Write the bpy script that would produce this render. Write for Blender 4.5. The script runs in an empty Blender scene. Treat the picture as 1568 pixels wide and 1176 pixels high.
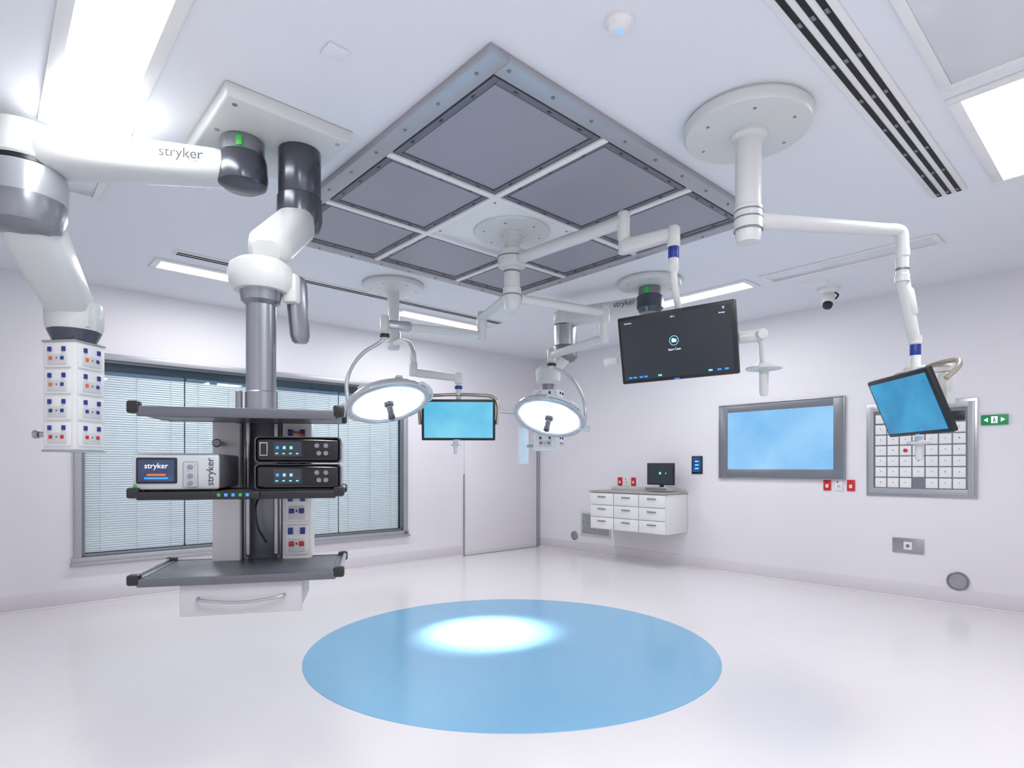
import bpy, bmesh, math, random
from mathutils import Matrix, Vector
random.seed(4)
rad = math.radians
T = Matrix.Translation
def RX(a): return Matrix.Rotation(rad(a), 4, 'X')
def RY(a): return Matrix.Rotation(rad(a), 4, 'Y')
def RZ(a): return Matrix.Rotation(rad(a), 4, 'Z')
V = Vector

# ------------------------------------------------------------ materials
def lin(c):
    o = []
    for x in c[:3]:
        x /= 255.0
        o.append(x/12.92 if x <= .04045 else ((x+.055)/1.055)**2.4)
    return (o[0], o[1], o[2], 1)

def mat(name, col, rough=.5, metal=0, em=0, var=.05, scale=6, bump=0, spec=.5, coat=0):
    m = bpy.data.materials.new(name); m.use_nodes = True
    nt = m.node_tree; b = nt.nodes['Principled BSDF']
    tc = nt.nodes.new('ShaderNodeTexCoord')
    n = nt.nodes.new('ShaderNodeTexNoise'); n.inputs['Scale'].default_value = scale
    n.inputs['Detail'].default_value = 2
    nt.links.new(tc.outputs['Object'], n.inputs['Vector'])
    mx = nt.nodes.new('ShaderNodeMix'); mx.data_type = 'RGBA'
    c = lin(col)
    mx.inputs[6].default_value = tuple(min(1, v*(1-var)) for v in c[:3])+(1,)
    mx.inputs[7].default_value = tuple(min(1, v*(1+var)) for v in c[:3])+(1,)
    nt.links.new(n.outputs['Fac'], mx.inputs[0])
    nt.links.new(mx.outputs[2], b.inputs['Base Color'])
    b.inputs['Roughness'].default_value = rough
    b.inputs['Metallic'].default_value = metal
    b.inputs['Specular IOR Level'].default_value = spec
    b.inputs['Coat Weight'].default_value = coat
    if em:
        nt.links.new(mx.outputs[2], b.inputs['Emission Color'])
        b.inputs['Emission Strength'].default_value = em
    return m

def screen_mat(name, c1, c2, strength=1, scale=2, speck=0):
    m = bpy.data.materials.new(name); m.use_nodes = True
    nt = m.node_tree; b = nt.nodes['Principled BSDF']
    tc = nt.nodes.new('ShaderNodeTexCoord')
    n = nt.nodes.new('ShaderNodeTexNoise'); n.inputs['Scale'].default_value = scale; n.inputs['Detail'].default_value = 2
    nt.links.new(tc.outputs['Object'], n.inputs['Vector'])
    r = nt.nodes.new('ShaderNodeValToRGB')
    r.color_ramp.elements[0].position = .3; r.color_ramp.elements[0].color = lin(c1)
    r.color_ramp.elements[1].position = .7; r.color_ramp.elements[1].color = lin(c2)
    nt.links.new(n.outputs['Fac'], r.inputs[0])
    out = r.outputs[0]
    if speck:
        n2 = nt.nodes.new('ShaderNodeTexNoise'); n2.inputs['Scale'].default_value = 30; n2.inputs['Detail'].default_value = 4
        nt.links.new(tc.outputs['Object'], n2.inputs['Vector'])
        r2 = nt.nodes.new('ShaderNodeValToRGB')
        r2.color_ramp.elements[0].position = .3; r2.color_ramp.elements[0].color = (1-speck, 1-speck*.6, 1-speck*.3, 1)
        r2.color_ramp.elements[1].position = .45; r2.color_ramp.elements[1].color = (1, 1, 1, 1)
        nt.links.new(n2.outputs['Fac'], r2.inputs[0])
        mm = nt.nodes.new('ShaderNodeMix'); mm.data_type = 'RGBA'; mm.blend_type = 'MULTIPLY'; mm.inputs[0].default_value = 1
        nt.links.new(out, mm.inputs[6]); nt.links.new(r2.outputs[0], mm.inputs[7]); out = mm.outputs[2]
    b.inputs['Base Color'].default_value = (.01, .01, .012, 1)
    b.inputs['Roughness'].default_value = .25
    nt.links.new(out, b.inputs['Emission Color'])
    b.inputs['Emission Strength'].default_value = strength
    return m

M_wall = mat('wall_paint', (228, 225, 230), .5, var=.01, scale=2)
M_ceil = mat('ceiling_paint', (227, 229, 234), .6, var=.01, scale=2)
M_floor = mat('vinyl_floor', (226, 222, 224), .2, var=.012, scale=3)
M_floorblue = mat('vinyl_floor_blue', (124, 178, 212), .18, var=.03, scale=30)
M_base = mat('vinyl_skirting', (214, 210, 215), .4, var=.01)
M_white = mat('white_enamel', (230, 230, 229), .28, var=.01)
M_cream = mat('boom_white', (208, 210, 208), .3, var=.01)
M_offw = mat('offwhite_plastic', (204, 207, 206), .35, var=.02)
M_lgrey = mat('light_grey_metal', (176, 180, 184), .24, metal=.6, var=.03)
M_alu = mat('brushed_aluminium', (170, 171, 176), .42, metal=.5, var=.05, scale=14)
M_drawer = mat('drawer_grey', (180, 180, 183), .35, metal=.15, var=.02)
M_steel = mat('stainless_steel', (165, 165, 168), .28, metal=.85, var=.06, scale=10)
M_mgrey = mat('mid_grey_metal', (128, 131, 137), .35, metal=.5, var=.04)
M_colgrey = mat('column_anodised', (140, 143, 150), .25, metal=.7, var=.03)
M_dgrey = mat('dark_grey_housing', (80, 84, 92), .22, metal=.5, var=.05)
M_shelf = mat('shelf_slate', (92, 95, 102), .35, metal=.3, var=.04)
M_black = mat('black_plastic', (20, 21, 24), .35, var=.05)
M_blackgl = mat('black_glass', (10, 11, 14), .12, var=.05)
M_slot = mat('slot_black', (22, 22, 26), .7)
M_red = mat('outlet_red', (206, 28, 36), .4)
M_blue = mat('rocker_blue', (32, 52, 130), .4)
M_orange = mat('outlet_orange', (230, 104, 48), .4)
M_ringblue = mat('ring_blue', (22, 50, 140), .35)
M_green = mat('indicator_green', (30, 150, 50), .4, em=.25)
M_exit = mat('exit_green', (10, 125, 70), .4, em=.25)
M_led = mat('led_panel', (250, 252, 255), .5, em=4, var=0)
M_lens = mat('lamp_lens', (222, 222, 230), .15, em=.62, var=.03, scale=14)
M_cell = mat('lamp_cell', (255, 248, 246), .2, em=2.2, var=0)
M_bezel = mat('lamp_bezel', (192, 197, 200), .22, metal=.35, var=.02)
M_tan = mat('handle_champagne', (178, 168, 156), .25, metal=.7)
M_icon = mat('icon_cyan', (90, 200, 235), .5, em=.9, var=0)
M_txt = mat('text_white', (235, 240, 245), .5, em=.6, var=0)
M_txtdark = mat('text_grey', (48, 52, 60), .6)
M_btn = mat('button_blue', (40, 130, 225), .5, em=.8, var=0)
M_scr_dark = screen_mat('screen_dark_ui', (27, 33, 40), (36, 43, 51), 1, 1.5)
M_scr_blue = screen_mat('screen_sky', (112, 182, 238), (158, 210, 250), 1, 1.4, .12)
M_doorglass = screen_mat('door_window_view', (150, 190, 220), (200, 222, 238), .9, 2)
M_scr_cyan = screen_mat('screen_cyan', (75, 180, 222), (125, 212, 240), 1, 3)
M_scr_deep = screen_mat('screen_azure', (22, 128, 178), (50, 160, 208), 1, 4, .25)
M_scr_ui2 = screen_mat('screen_touch', (22, 50, 105), (35, 80, 160), 1, 9)
M_scr_ins = screen_mat('screen_device', (30, 48, 88), (50, 84, 130), .8, 12)
M_corr = mat('corridor_paint', (120, 150, 166), .7)
M_blind = mat('blind_slat', (232, 238, 240), .4, var=.02)
M_navy = mat('blind_headrail', (84, 112, 136), .4)
M_wood = mat('bench_top', (168, 160, 158), .4, var=.1, scale=20)
M_access = mat('access_panel', (216, 217, 222), .2, metal=.1, var=.04, scale=3)
M_tile = mat('switch_tile', (230, 230, 231), .35, var=.02)

def perf_mat():
    m = bpy.data.materials.new('perforated_mesh'); m.use_nodes = True
    nt = m.node_tree; b = nt.nodes['Principled BSDF']
    tc = nt.nodes.new('ShaderNodeTexCoord')
    v = nt.nodes.new('ShaderNodeTexVoronoi'); v.inputs['Scale'].default_value = 98; v.inputs['Randomness'].default_value = 0
    nt.links.new(tc.outputs['Object'], v.inputs['Vector'])
    r = nt.nodes.new('ShaderNodeValToRGB')
    r.color_ramp.elements[0].position = .30; r.color_ramp.elements[0].color = lin((84, 84, 93))
    r.color_ramp.elements[1].position = .46; r.color_ramp.elements[1].color = lin((158, 159, 168))
    nt.links.new(v.outputs['Distance'], r.inputs[0])
    nt.links.new(r.outputs[0], b.inputs['Base Color'])
    b.inputs['Metallic'].default_value = .2; b.inputs['Roughness'].default_value = .42
    return m
M_perf = perf_mat()
M_perfrim = mat('mesh_rim', (108, 109, 118), .42, metal=.25, var=.08, scale=60)

def glass_mat():
    m = bpy.data.materials.new('window_glass'); m.use_nodes = True
    nt = m.node_tree; nt.nodes.remove(nt.nodes['Principled BSDF'])
    out = nt.nodes['Material Output']
    t = nt.nodes.new('ShaderNodeBsdfTransparent'); t.inputs[0].default_value = (.90, .945, .965, 1)
    g = nt.nodes.new('ShaderNodeBsdfGlossy'); g.inputs['Roughness'].default_value = .02
    f = nt.nodes.new('ShaderNodeLayerWeight'); f.inputs[0].default_value = .5
    pw = nt.nodes.new('ShaderNodeMath'); pw.operation = 'POWER'; pw.inputs[1].default_value = 4
    ma = nt.nodes.new('ShaderNodeMath'); ma.operation = 'MULTIPLY_ADD'; ma.inputs[1].default_value = .8; ma.inputs[2].default_value = .07
    mx = nt.nodes.new('ShaderNodeMixShader')
    nt.links.new(f.outputs['Facing'], pw.inputs[0]); nt.links.new(pw.outputs[0], ma.inputs[0])
    nt.links.new(ma.outputs[0], mx.inputs[0]); nt.links.new(t.outputs[0], mx.inputs[1]); nt.links.new(g.outputs[0], mx.inputs[2])
    nt.links.new(mx.outputs[0], out.inputs[0])
    return m
M_glass = glass_mat()

# ------------------------------------------------------------ geometry helpers
SC = bpy.context.scene.collection
def group(name, loc):
    e = bpy.data.objects.new(name, None); e.location = loc; e.empty_display_size = .1
    SC.objects.link(e); return e

def frame_z(p, d, up='Y'):
    return T(V(p)) @ V(d).normalized().to_track_quat('Z', up).to_matrix().to_4x4()

class Part:
    def __init__(s, name, parent=None, M=None, origin=None):
        s.name = name; s.parent = parent; s.M = M or Matrix.Identity(4)
        s.bm = bmesh.new(); s.mats = []; s.origin = origin
    def mi(s, m):
        if m not in s.mats: s.mats.append(m)
        return s.mats.index(m)
    def add(s, b, m, M=None):
        i = s.mi(m)
        for f in b.faces: f.material_index = i
        b.transform(s.M @ (M or Matrix.Identity(4)))
        me = bpy.data.meshes.new('t'); b.to_mesh(me); b.free()
        s.bm.from_mesh(me); bpy.data.meshes.remove(me)
        return s
    def box(s, c, size, m, bev=0, M=None, seg=2, taper=None):
        b = bmesh.new(); bmesh.ops.create_cube(b, size=1)
        for v in b.verts:
            v.co = V((v.co.x*size[0], v.co.y*size[1], v.co.z*size[2]))
            if taper and v.co.z < 0: v.co.x *= taper; v.co.y *= taper
        if bev: bmesh.ops.bevel(b, geom=b.edges[:], offset=bev, segments=seg, affect='EDGES', profile=.5)
        return s.add(b, m, (M or Matrix.Identity(4)) @ T(V(c)))
    def quad(s, pts, m):
        b = bmesh.new(); b.faces.new([b.verts.new(q) for q in pts]); return s.add(b, m)
    def lathe(s, prof, m, M=None, seg=40):
        b = bmesh.new(); rings = []
        for r, z in prof:
            if r < 1e-6: rings.append([b.verts.new((0, 0, z))])
            else: rings.append([b.verts.new((r*math.cos(2*math.pi*i/seg), r*math.sin(2*math.pi*i/seg), z)) for i in range(seg)])
        for a, c in zip(rings, rings[1:]):
            for i in range(seg):
                j = (i+1) % seg
                if len(a) == 1 and len(c) == 1: continue
                if len(a) == 1: b.faces.new((a[0], c[i], c[j]))
                elif len(c) == 1: b.faces.new((a[i], a[j], c[0]))
                else: b.faces.new((a[i], a[j], c[j], c[i]))
        bmesh.ops.recalc_face_normals(b, faces=b.faces)
        return s.add(b, m, M)
    def cyl(s, p0, p1, r, m, r1=None, seg=28, bev=.004):
        p0 = V(p0); p1 = V(p1); L = (p1-p0).length; r1 = r if r1 is None else r1
        e = min(bev, L*.3, r*.4, r1*.4 if r1 else bev)
        return s.lathe([(0, 0), (r-e, 0), (r, e), (r1, L-e), (r1-e, L), (0, L)], m, frame_z(p0, p1-p0), seg)
    def pipe(s, pts, r, m, sub=8, seg=14):
        P = [V(p) for p in pts]; Q = []
        if len(P) > 2:
            ext = [P[0]*2-P[1]]+P+[P[-1]*2-P[-2]]
            for i in range(1, len(ext)-2):
                a, b_, c, d = ext[i-1:i+3]
                for k in range(sub):
                    t = k/sub
                    Q.append(.5*((2*b_)+(c-a)*t+(2*a-5*b_+4*c-d)*t*t+(3*b_-a-3*c+d)*t**3))
            Q.append(P[-1])
        else: Q = P
        b = bmesh.new(); rings = []
        tan = (Q[1]-Q[0]).normalized(); n = tan.orthogonal().normalized()
        for i, q in enumerate(Q):
            t2 = (Q[min(i+1, len(Q)-1)]-Q[max(i-1, 0)]).normalized()
            n = (n - t2*n.dot(t2)).normalized(); bn = t2.cross(n)
            rings.append([b.verts.new(q+(n*math.cos(2*math.pi*k/seg)+bn*math.sin(2*math.pi*k/seg))*r) for k in range(seg)])
        for a, c in zip(rings, rings[1:]):
            for i in range(seg):
                j = (i+1) % seg; b.faces.new((a[i], a[j], c[j], c[i]))
        b.faces.new(rings[0][::-1]); b.faces.new(rings[-1])
        bmesh.ops.recalc_face_normals(b, faces=b.faces)
        return s.add(b, m)
    def arm(s, p0, p1, s0, s1, m, n=3.2, endr=.12, seg=28):
        p0 = V(p0); p1 = V(p1); d = p1-p0; L = d.length; z = d.normalized()
        x = z.cross(V((0, 0, 1))).normalized(); y = x.cross(z)
        b = bmesh.new(); rings = []
        for t, k in ((0, .6), (endr*.25, .85), (endr, 1), (.5, 1), (1-endr, 1), (1-endr*.25, .85), (1, .6)):
            w = (s0[0]+(s1[0]-s0[0])*t)*k/2; h = (s0[1]+(s1[1]-s0[1])*t)*k/2
            ring = []
            for i in range(seg):
                a = 2*math.pi*i/seg; ca, sa = math.cos(a), math.sin(a)
                ring.append(b.verts.new(p0+z*L*t+x*w*math.copysign(abs(ca)**(2/n), ca)+y*h*math.copysign(abs(sa)**(2/n), sa)))
            rings.append(ring)
        for a, c in zip(rings, rings[1:]):
            for i in range(seg):
                j = (i+1) % seg; b.faces.new((a[i], a[j], c[j], c[i]))
        b.faces.new(rings[0][::-1]); b.faces.new(rings[-1])
        bmesh.ops.recalc_face_normals(b, faces=b.faces)
        return s.add(b, m)
    def poly(s, pts, z0, z1, m, M=None):
        b = bmesh.new()
        lo = [b.verts.new((x, y, z0)) for x, y in pts]; hi = [b.verts.new((x, y, z1)) for x, y in pts]
        b.faces.new(lo[::-1]); b.faces.new(hi)
        for i in range(len(pts)):
            j = (i+1) % len(pts); b.faces.new((lo[i], lo[j], hi[j], hi[i]))
        bmesh.ops.recalc_face_normals(b, faces=b.faces)
        return s.add(b, m, M)
    def done(s, smooth=True):
        o = V(s.parent.location) if s.parent else V(s.origin if s.origin is not None else (0, 0, 0))
        s.bm.transform(T(-o))
        me = bpy.data.meshes.new(s.name); s.bm.to_mesh(me); s.bm.free()
        for m in s.mats: me.materials.append(m)
        if smooth:
            me.shade_smooth(); me.set_sharp_from_angle(angle=rad(38))
        ob = bpy.data.objects.new(s.name, me); SC.objects.link(ob)
        if s.parent: ob.parent = s.parent
        else: ob.location = o
        return ob

def text(parent, body, M, size, m, name='lettering', align='CENTER'):
    c = bpy.data.curves.new(name, 'FONT'); c.body = body; c.size = size; c.align_x = align; c.align_y = 'CENTER'
    c.extrude = .0003; c.materials.append(m)
    o = bpy.data.objects.new(name, c); SC.objects.link(o)
    o.parent = parent; o.matrix_parent_inverse = T(-V(parent.location)); o.matrix_basis = M @ RX(90)
    return o

# room frame: X runs along the window wall toward the far corner (corner at 0,0), Y into the window wall
RM = T(V((.433, 9.5, 0))) @ RZ(42.2)
MR = RM @ RZ(-90)          # right wall frame: x = distance from corner, y = into wall
H = 3.0

# ------------------------------------------------------------ shell
def single(name, fn, M, oc):
    p = Part(name, None, M, (M @ V(oc))); fn(p); return p.done()

single('floor', lambda p: p.box((-3.85, -3.85, -.05), (7.94, 7.94, .1), M_floor), RM, (-3.85, -3.85, 0))
single('ceiling', lambda p: p.box((-3.85, -3.85, H+.05), (7.94, 7.94, .1), M_ceil), RM, (-3.85, -3.85, H))
wx0, wx1, wz0, wz1 = -6.04, -2.49, .375, 2.35
def wl(p):
    p.box(((wx0-7.82)/2, .06, 1.5), (7.82+wx0, .12, 3), M_wall)
    p.box(((wx1+.12)/2, .06, 1.5), (.12-wx1, .12, 3), M_wall)
    p.box(((wx0+wx1)/2, .06, wz0/2), (wx1-wx0, .12, wz0), M_wall)
    p.box(((wx0+wx1)/2, .06, (3+wz1)/2), (wx1-wx0, .12, 3-wz1), M_wall)
single('wall_left', wl, RM, (-3.85, 0, 0))
single('wall_right', lambda p: p.box((.06, -3.91, 1.5), (.12, 7.82, 3), M_wall), RM, (0, -3.85, 0))
single('wall_back', lambda p: p.box((-7.76, -3.85, 1.5), (.12, 7.7, 3), M_wall), RM, (-7.7, -3.85, 0))
single('wall_near', lambda p: p.box((-3.85, -7.76, 1.5), (7.94, .12, 3), M_wall), RM, (-3.85, -7.7, 0))
def bl(p):
    p.box((-4.62, -.006, .075), (6.14, .012, .15), M_base, .004)
    p.cyl((-7.69, -.012, .004), (-1.56, -.012, .004), .014, M_base, seg=12)
single('baseboard_left', bl, RM, (-4.6, 0, 0))
def br(p):
    p.box((3.85, -.006, .075), (7.68, .012, .15), M_base, .004)
    p.cyl((.02, -.012, .004), (7.69, -.012, .004), .014, M_base, seg=12)
single('baseboard_right', br, MR, (3.8, 0, 0))
single('floor_circle', lambda p: p.lathe([(0, .003), (1.427, .003), (1.429, 0)], M_floorblue, T(V((0, 4.246, 0))), 128),
       Matrix.Identity(4), (0, 4.246, 0))

# ------------------------------------------------------------ window with blinds
g = group('window_1', RM @ V(((wx0+wx1)/2, .02, wz0)))
p = Part('frame', g, RM)
cx, cz = (wx0+wx1)/2, (wz0+wz1)/2; ww, wh = wx1-wx0, wz1-wz0
for z, h in ((wz0+.025, .075), (wz1-.02, .06)): p.box((cx, .01, z), (ww+.06, .075, h), M_alu, .006)
for x in (wx0+.015, wx1-.015): p.box((x, .01, cz), (.06, .075, wh), M_alu, .006)
p.box((cx, -.03, wz0+.0), (ww+.08, .03, .03), M_alu, .005)
for x in (wx0+.06, wx1-.055): p.box((x, .03, cz), (.025, .04, wh-.1), M_mgrey, .003)
for z in (wz0+.075, wz1-.06): p.box((cx, .03, z), (ww-.09, .04, .025), M_mgrey, .003)
p.done()
p = Part('blinds', g, RM)
secs = 4; sw = (ww-.14)/secs
for i in range(secs):
    x0 = wx0+.07+i*sw+sw/2
    p.box((x0, .075, wz1-.165), (sw-.02, .03, .03), M_navy, .003)
    z = wz1-.19
    while z > wz0+.11:
        p.box((0, 0, 0), (sw-.012, .0015, .0218), M_blind, M=T(V((x0, .075, z))) @ RX(-20))
        z -= .0225
    p.box((x0, .075, wz0+.1), (sw-.02, .022, .014), M_blind, .003)
    for dx in (-.3, .0, .3): p.box((x0+dx, .062, cz-.05), (.003, .002, wh-.28), M_offw)
p.done(False)
Part('glass', g, RM).quad([(wx0+.05, .045, wz0+.06), (wx1-.05, .045, wz0+.06), (wx1-.05, .045, wz1-.05), (wx0+.05, .045, wz1-.05)], M_glass).done()
p = Part('corridor_lining', g, RM)
p.box((cx, .42, cz), (ww+.3, .02, wh+.3), M_corr); p.box((cx, .27, wz1+.14), (ww+.3, .29, .02), M_corr)
p.box((cx, .27, wz0-.14), (ww+.3, .29, .02), M_corr)
for x in (wx0-.14, wx1+.14): p.box((x, .27, cz), (.02, .29, wh+.3), M_corr)
p.done()

# ------------------------------------------------------------ door
g = group('door_1', RM @ V((-.8, -.01, 0)))
p = Part('leaf', g, RM)
p.box((-.80, -.012, 1.055), (1.46, .02, 2.09), M_wall, .003)
p.box((-.36, -.024, 1.605), (.25, .008, .60), M_white, .004)
p.box((-.36, -.029, 1.605), (.20, .004, .55), M_doorglass, .002)
p.done()
p = Part('frame', g, RM)
p.box((-.045, -.018, 1.06), (.035, .036, 2.12), M_lgrey, .004)
p.box((-1.55, -.016, 1.06), (.02, .03, 2.12), M_wall, .004)
p.box((-1.545, -.026, .59), (.028, .02, 1.18), M_steel, .004)
p.box((-.80, -.014, 2.12), (1.52, .028, .03), M_white, .004)
p.box((-.80, -.024, .03), (1.44, .006, .05), M_offw, .002)
p.done()

# ------------------------------------------------------------ right wall items
g = group('wall_mounted_drawer_cabinet', MR @ V((2.09, -.25, .44)))
p = Part('body', g, MR)
p.box((2.092, -.243, .69), (1.2, .47, .49), M_white, .004)
p.box((2.092, -.252, .95), (1.22, .50, .022), M_wood, .003)
p.box((2.092, -.01, .985), (1.2, .016, .05), M_offw, .003)
p.done()
p = Part('drawers', g, MR)
for i in range(3):
    for j in range(3):
        x = 1.497+.2+i*.397; z = .44+.085+j*.163
        p.box((x, -.487, z), (.385, .018, .152), M_white, .004)
        p.box((x, -.503, z+.03), (.13, .016, .012), M_mgrey, .003)
        for dx in (-.06, .06): p.box((x+dx, -.499, z+.03), (.01, .012, .014), M_steel)
p.done()

g = group('computer_monitor', MR @ V((2.46, -.25, .965)))
ML = MR @ T(V((2.46, -.25, .965))) @ RZ(-4)
p = Part('screen', g, ML)
p.box((0, 0, .225), (.42, .025, .28), M_black, .006)
p.box((0, -.0135, .225), (.395, .002, .25), M_scr_dark)
p.box((0, .02, .1), (.06, .02, .18), M_black, .004)
p.box((0, -.01, .035), (.36, .18, .05), M_lgrey, .004)
p.box((0, -.105, .04), (.30, .01, .02), M_mgrey, .002)
p.box((.0, -.015, .235), (.03, .002, .03), M_icon)
p.box((.09, -.015, .235), (.015, .002, .015), M_icon)
p.done()

for k, (t, z) in enumerate(((1.745, 1.077), (4.478, 1.088))):
    p = Part('power_outlet', None, MR, MR @ V((t, 0, z)))
    for dx, m in ((-.115, M_red), (0, M_white), (.115, M_red)):
        p.box((t+dx, -.006, z), (.074, .012, .116), m, .003)
        p.box((t+dx, -.014, z-.01), (.03, .006, .035), M_white if m is M_red else M_offw, .002)
        p.box((t+dx-.012, -.018, z+.035), (.012, .004, .018), M_red if m is M_white else m, .001)
        for q in (-.008, .008): p.box((t+dx+q, -.0175, z-.008), (.003, .001, .01), M_black)
    p.done()

p = Part('air_vent', None, MR, MR @ V((1.18, 0, .43)))
p.box((1.18, -.005, .435), (.56, .01, .36), M_offw, .003)
p.box((1.18, -.009, .435), (.50, .004, .30), M_dgrey)
for i in range(15): p.box((1.18, -.014, .295+i*.02), (.50, .014, .010), M_offw)
p.done()
for (t, z, r) in ((.774, .24, .065), (5.492, .224, .088)):
    p = Part('wall_pressure_vent', None, MR, MR @ V((t, 0, z)))
    p.lathe([(0, 0), (r, 0), (r, .012), (r*.9, .02), (r*.82, .014), (r*.8, .006), (0, .006)], M_steel, T(V((t, 0, z))) @ RX(90))
    for i in range(-3, 4):
        a = i*r*.2; w = math.sqrt(max(0, (r*.78)**2-a*a))*2
        p.box((t, -.010, z+a), (w, .006, r*.10), M_alu)
    p.done()

p = Part('touch_control_panel', None, MR, MR @ V((2.832, 0, 1.3)))
p.box((2.832, -.008, 1.305), (.148, .016, .225), M_black, .006)
p.box((2.832, -.017, 1.305), (.115, .002, .18), M_scr_ui2)
for i in range(3): p.box((2.832, -.0185, 1.26+i*.045), (.05, .001, .016), M_icon)
p.done()

g = group('wall_display_screen', MR @ V((3.836, 0, 1.58)))
p = Part('frame', g, MR)
for x, w in ((3.187, .11), (4.485, .114)): p.box((x, -.011, 1.583), (w, .022, .865), M_mgrey, .003)
for z, h in ((1.2, .105), (1.972, .085)): p.box((3.836, -.0105, z), (1.41, .021, h), M_mgrey, .003)
for x in (3.137, 4.537): p.box((x, -.014, 1.583), (.012, .03, .875), M_steel, .002)
for z in (1.147, 2.018): p.box((3.836, -.014, z), (1.41, .03, .012), M_steel, .002)
p.done()
Part('screen', g, MR).box((3.836, -.006, 1.592), (1.19, .01, .68), M_scr_blue).done()

g = group('switch_control_panel', MR @ V((5.188, 0, 1.45)))
p = Part('frame', g, MR)
cxp, czp = 5.188, 1.45
p.box((cxp, -.006, czp), (.9, .012, .92), M_steel, .003)
for a, b_, c, d in ((cxp-.405, czp, .05, .86), (cxp+.405, czp, .05, .86)): p.box((a, -.02, b_), (c, .018, d), M_alu, .003)
for a, b_, c, d in ((cxp, czp+.405, .86, .05), (cxp, czp-.405, .86, .05)): p.box((a, -.0195, b_), (c, .017, d), M_alu, .003)
p.box((cxp, -.014, czp), (.76, .004, .76), M_mgrey)
p.done()
p = Part('switches', g, MR)
for i in range(7):
    for j in range(7):
        x = cxp-.318+i*.106; z = czp-.325+j*.105
        if j == 6:
            if i in (0, 3, 5): p.box((x+.05, -.021, z), (.19, .01, .085), M_black if i == 5 else M_tile, .003)
            continue
        if i == 3 and j == 0: continue
        p.box((x, -.020, z), (.096, .012, .094), M_tile, .004)
        p.box((x, -.027, z+.005), (.010, .003, .010), M_red if (i+j*2) % 7 == 0 else M_alu, .001)
p.lathe([(0, 0), (.018, 0), (.018, .008), (0, .010)], M_red, T(V((cxp-.318+.212, -.026, czp-.325+.315))) @ RX(90), 24)
p.done()

g = group('exit_sign', MR @ V((5.757, 0, 1.7)))
Part('board', g, MR).box((5.757, -.01, 1.70), (.19, .02, .09), M_exit, .003).done()
p = Part('running_figure', g, MR)
p.box((5.757, -.0212, 1.70), (.045, .001, .06), M_txt)
p.box((5.757, -.0222, 1.715), (.010, .001, .010), M_exit); p.box((5.757, -.0222, 1.698), (.012, .001, .02), M_exit)
p.box((5.751, -.0222, 1.682), (.005, .001, .018), M_exit); p.box((5.764, -.0222, 1.682), (.005, .001, .018), M_exit)
for sx in (-1, 1): p.poly([(5.757+sx*.075, 1.70), (5.757+sx*.045, 1.72), (5.757+sx*.045, 1.68)], -.0222, -.0212, M_txt, Matrix(((1, 0, 0, 0), (0, 0, 1, 0), (0, 1, 0, 0), (0, 0, 0, 1))))
p.done()

p = Part('gas_outlet_plate', None, MR, MR @ V((5.098, 0, .51)))
p.box((5.098, -.005, .513), (.262, .01, .145), M_steel, .003)
p.box((5.098, -.012, .513), (.07, .006, .075), M_white, .002)
p.lathe([(0, 0), (.016, 0), (.016, .006), (0, .006)], M_mgrey, T(V((5.098, -.014, .513))) @ RX(90))
for sx in (-.11, .11):
    for sz in (-.055, .055): p.lathe([(0, 0), (.005, 0), (.004, .003), (0, .003)], M_mgrey, T(V((5.098+sx, -.009, .513+sz))) @ RX(90), 10)
p.done()

# ------------------------------------------------------------ ceiling items
def light(x0, x1, y0, y1, power=20):
    cx_, cy_ = (x0+x1)/2, (y0+y1)/2
    g = group('ceiling_light_panel', RM @ V((cx_, cy_, H)))
    p = Part('frame', g, RM); w, d = x1-x0, y1-y0
    for s_ in (-1, 1):
        p.box((cx_+s_*(w/2+.025), cy_, H-.006), (.05, d+.1, .012), M_white, .002)
        p.box((cx_, cy_+s_*(d/2+.025), H-.006), (w, .05, .012), M_white, .002)
    p.done()
    Part('diffuser', g, RM).box((cx_, cy_, H-.003), (w, d, .006), M_led).done()
    L = bpy.data.lights.new('panel_light', 'AREA'); L.shape = 'RECTANGLE'; L.size = w*.97; L.size_y = d*.97
    L.energy = power; L.color = (.985, .99, 1)
    o = bpy.data.objects.new('panel_light', L); SC.objects.link(o); o.parent = g
    o.matrix_parent_inverse = T(-V(g.location)); o.matrix_basis = RM @ T(V((cx_, cy_, H-.012)))
PW = 25
light(-6.44, -6.17, -4.4, -3.08, PW*.75)
light(-5.58, -4.45, -1.17, -.97, PW)
light(-3.25, -2.07, -1.17, -.97, PW)
light(-1.45, -1.25, -4.15, -2.95, PW)
light(-3.3, -2.18, -6.42, -6.12, PW*1.2)
light(-6.44, -6.17, -6.6, -5.4, PW*1.5)
light(-6.0, -4.85, -7.1, -6.8, PW*1.25)

def access(x0, x1, y0, y1):
    cx_, cy_ = (x0+x1)/2, (y0+y1)/2; w, d = x1-x0, y1-y0
    p = Part('ceiling_access_panel', None, RM, RM @ V((cx_, cy_, H)))
    p.box((cx_, cy_, H-.004), (w, d, .008), M_access, .002)
    for s_ in (-1, 1):
        p.box((cx_+s_*(w/2+.02), cy_, H-.006), (.04, d+.08, .012), M_white, .002)
        p.box((cx_, cy_+s_*(d/2+.02), H-.006), (w, .04, .012), M_white, .002)
    p.done()
access(-4.6, -3.48, -6.42, -6.12)
access(-6.44, -6.17, -2.9, -2.2)
access(-1.45, -1.25, -5.6, -4.35)

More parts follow.
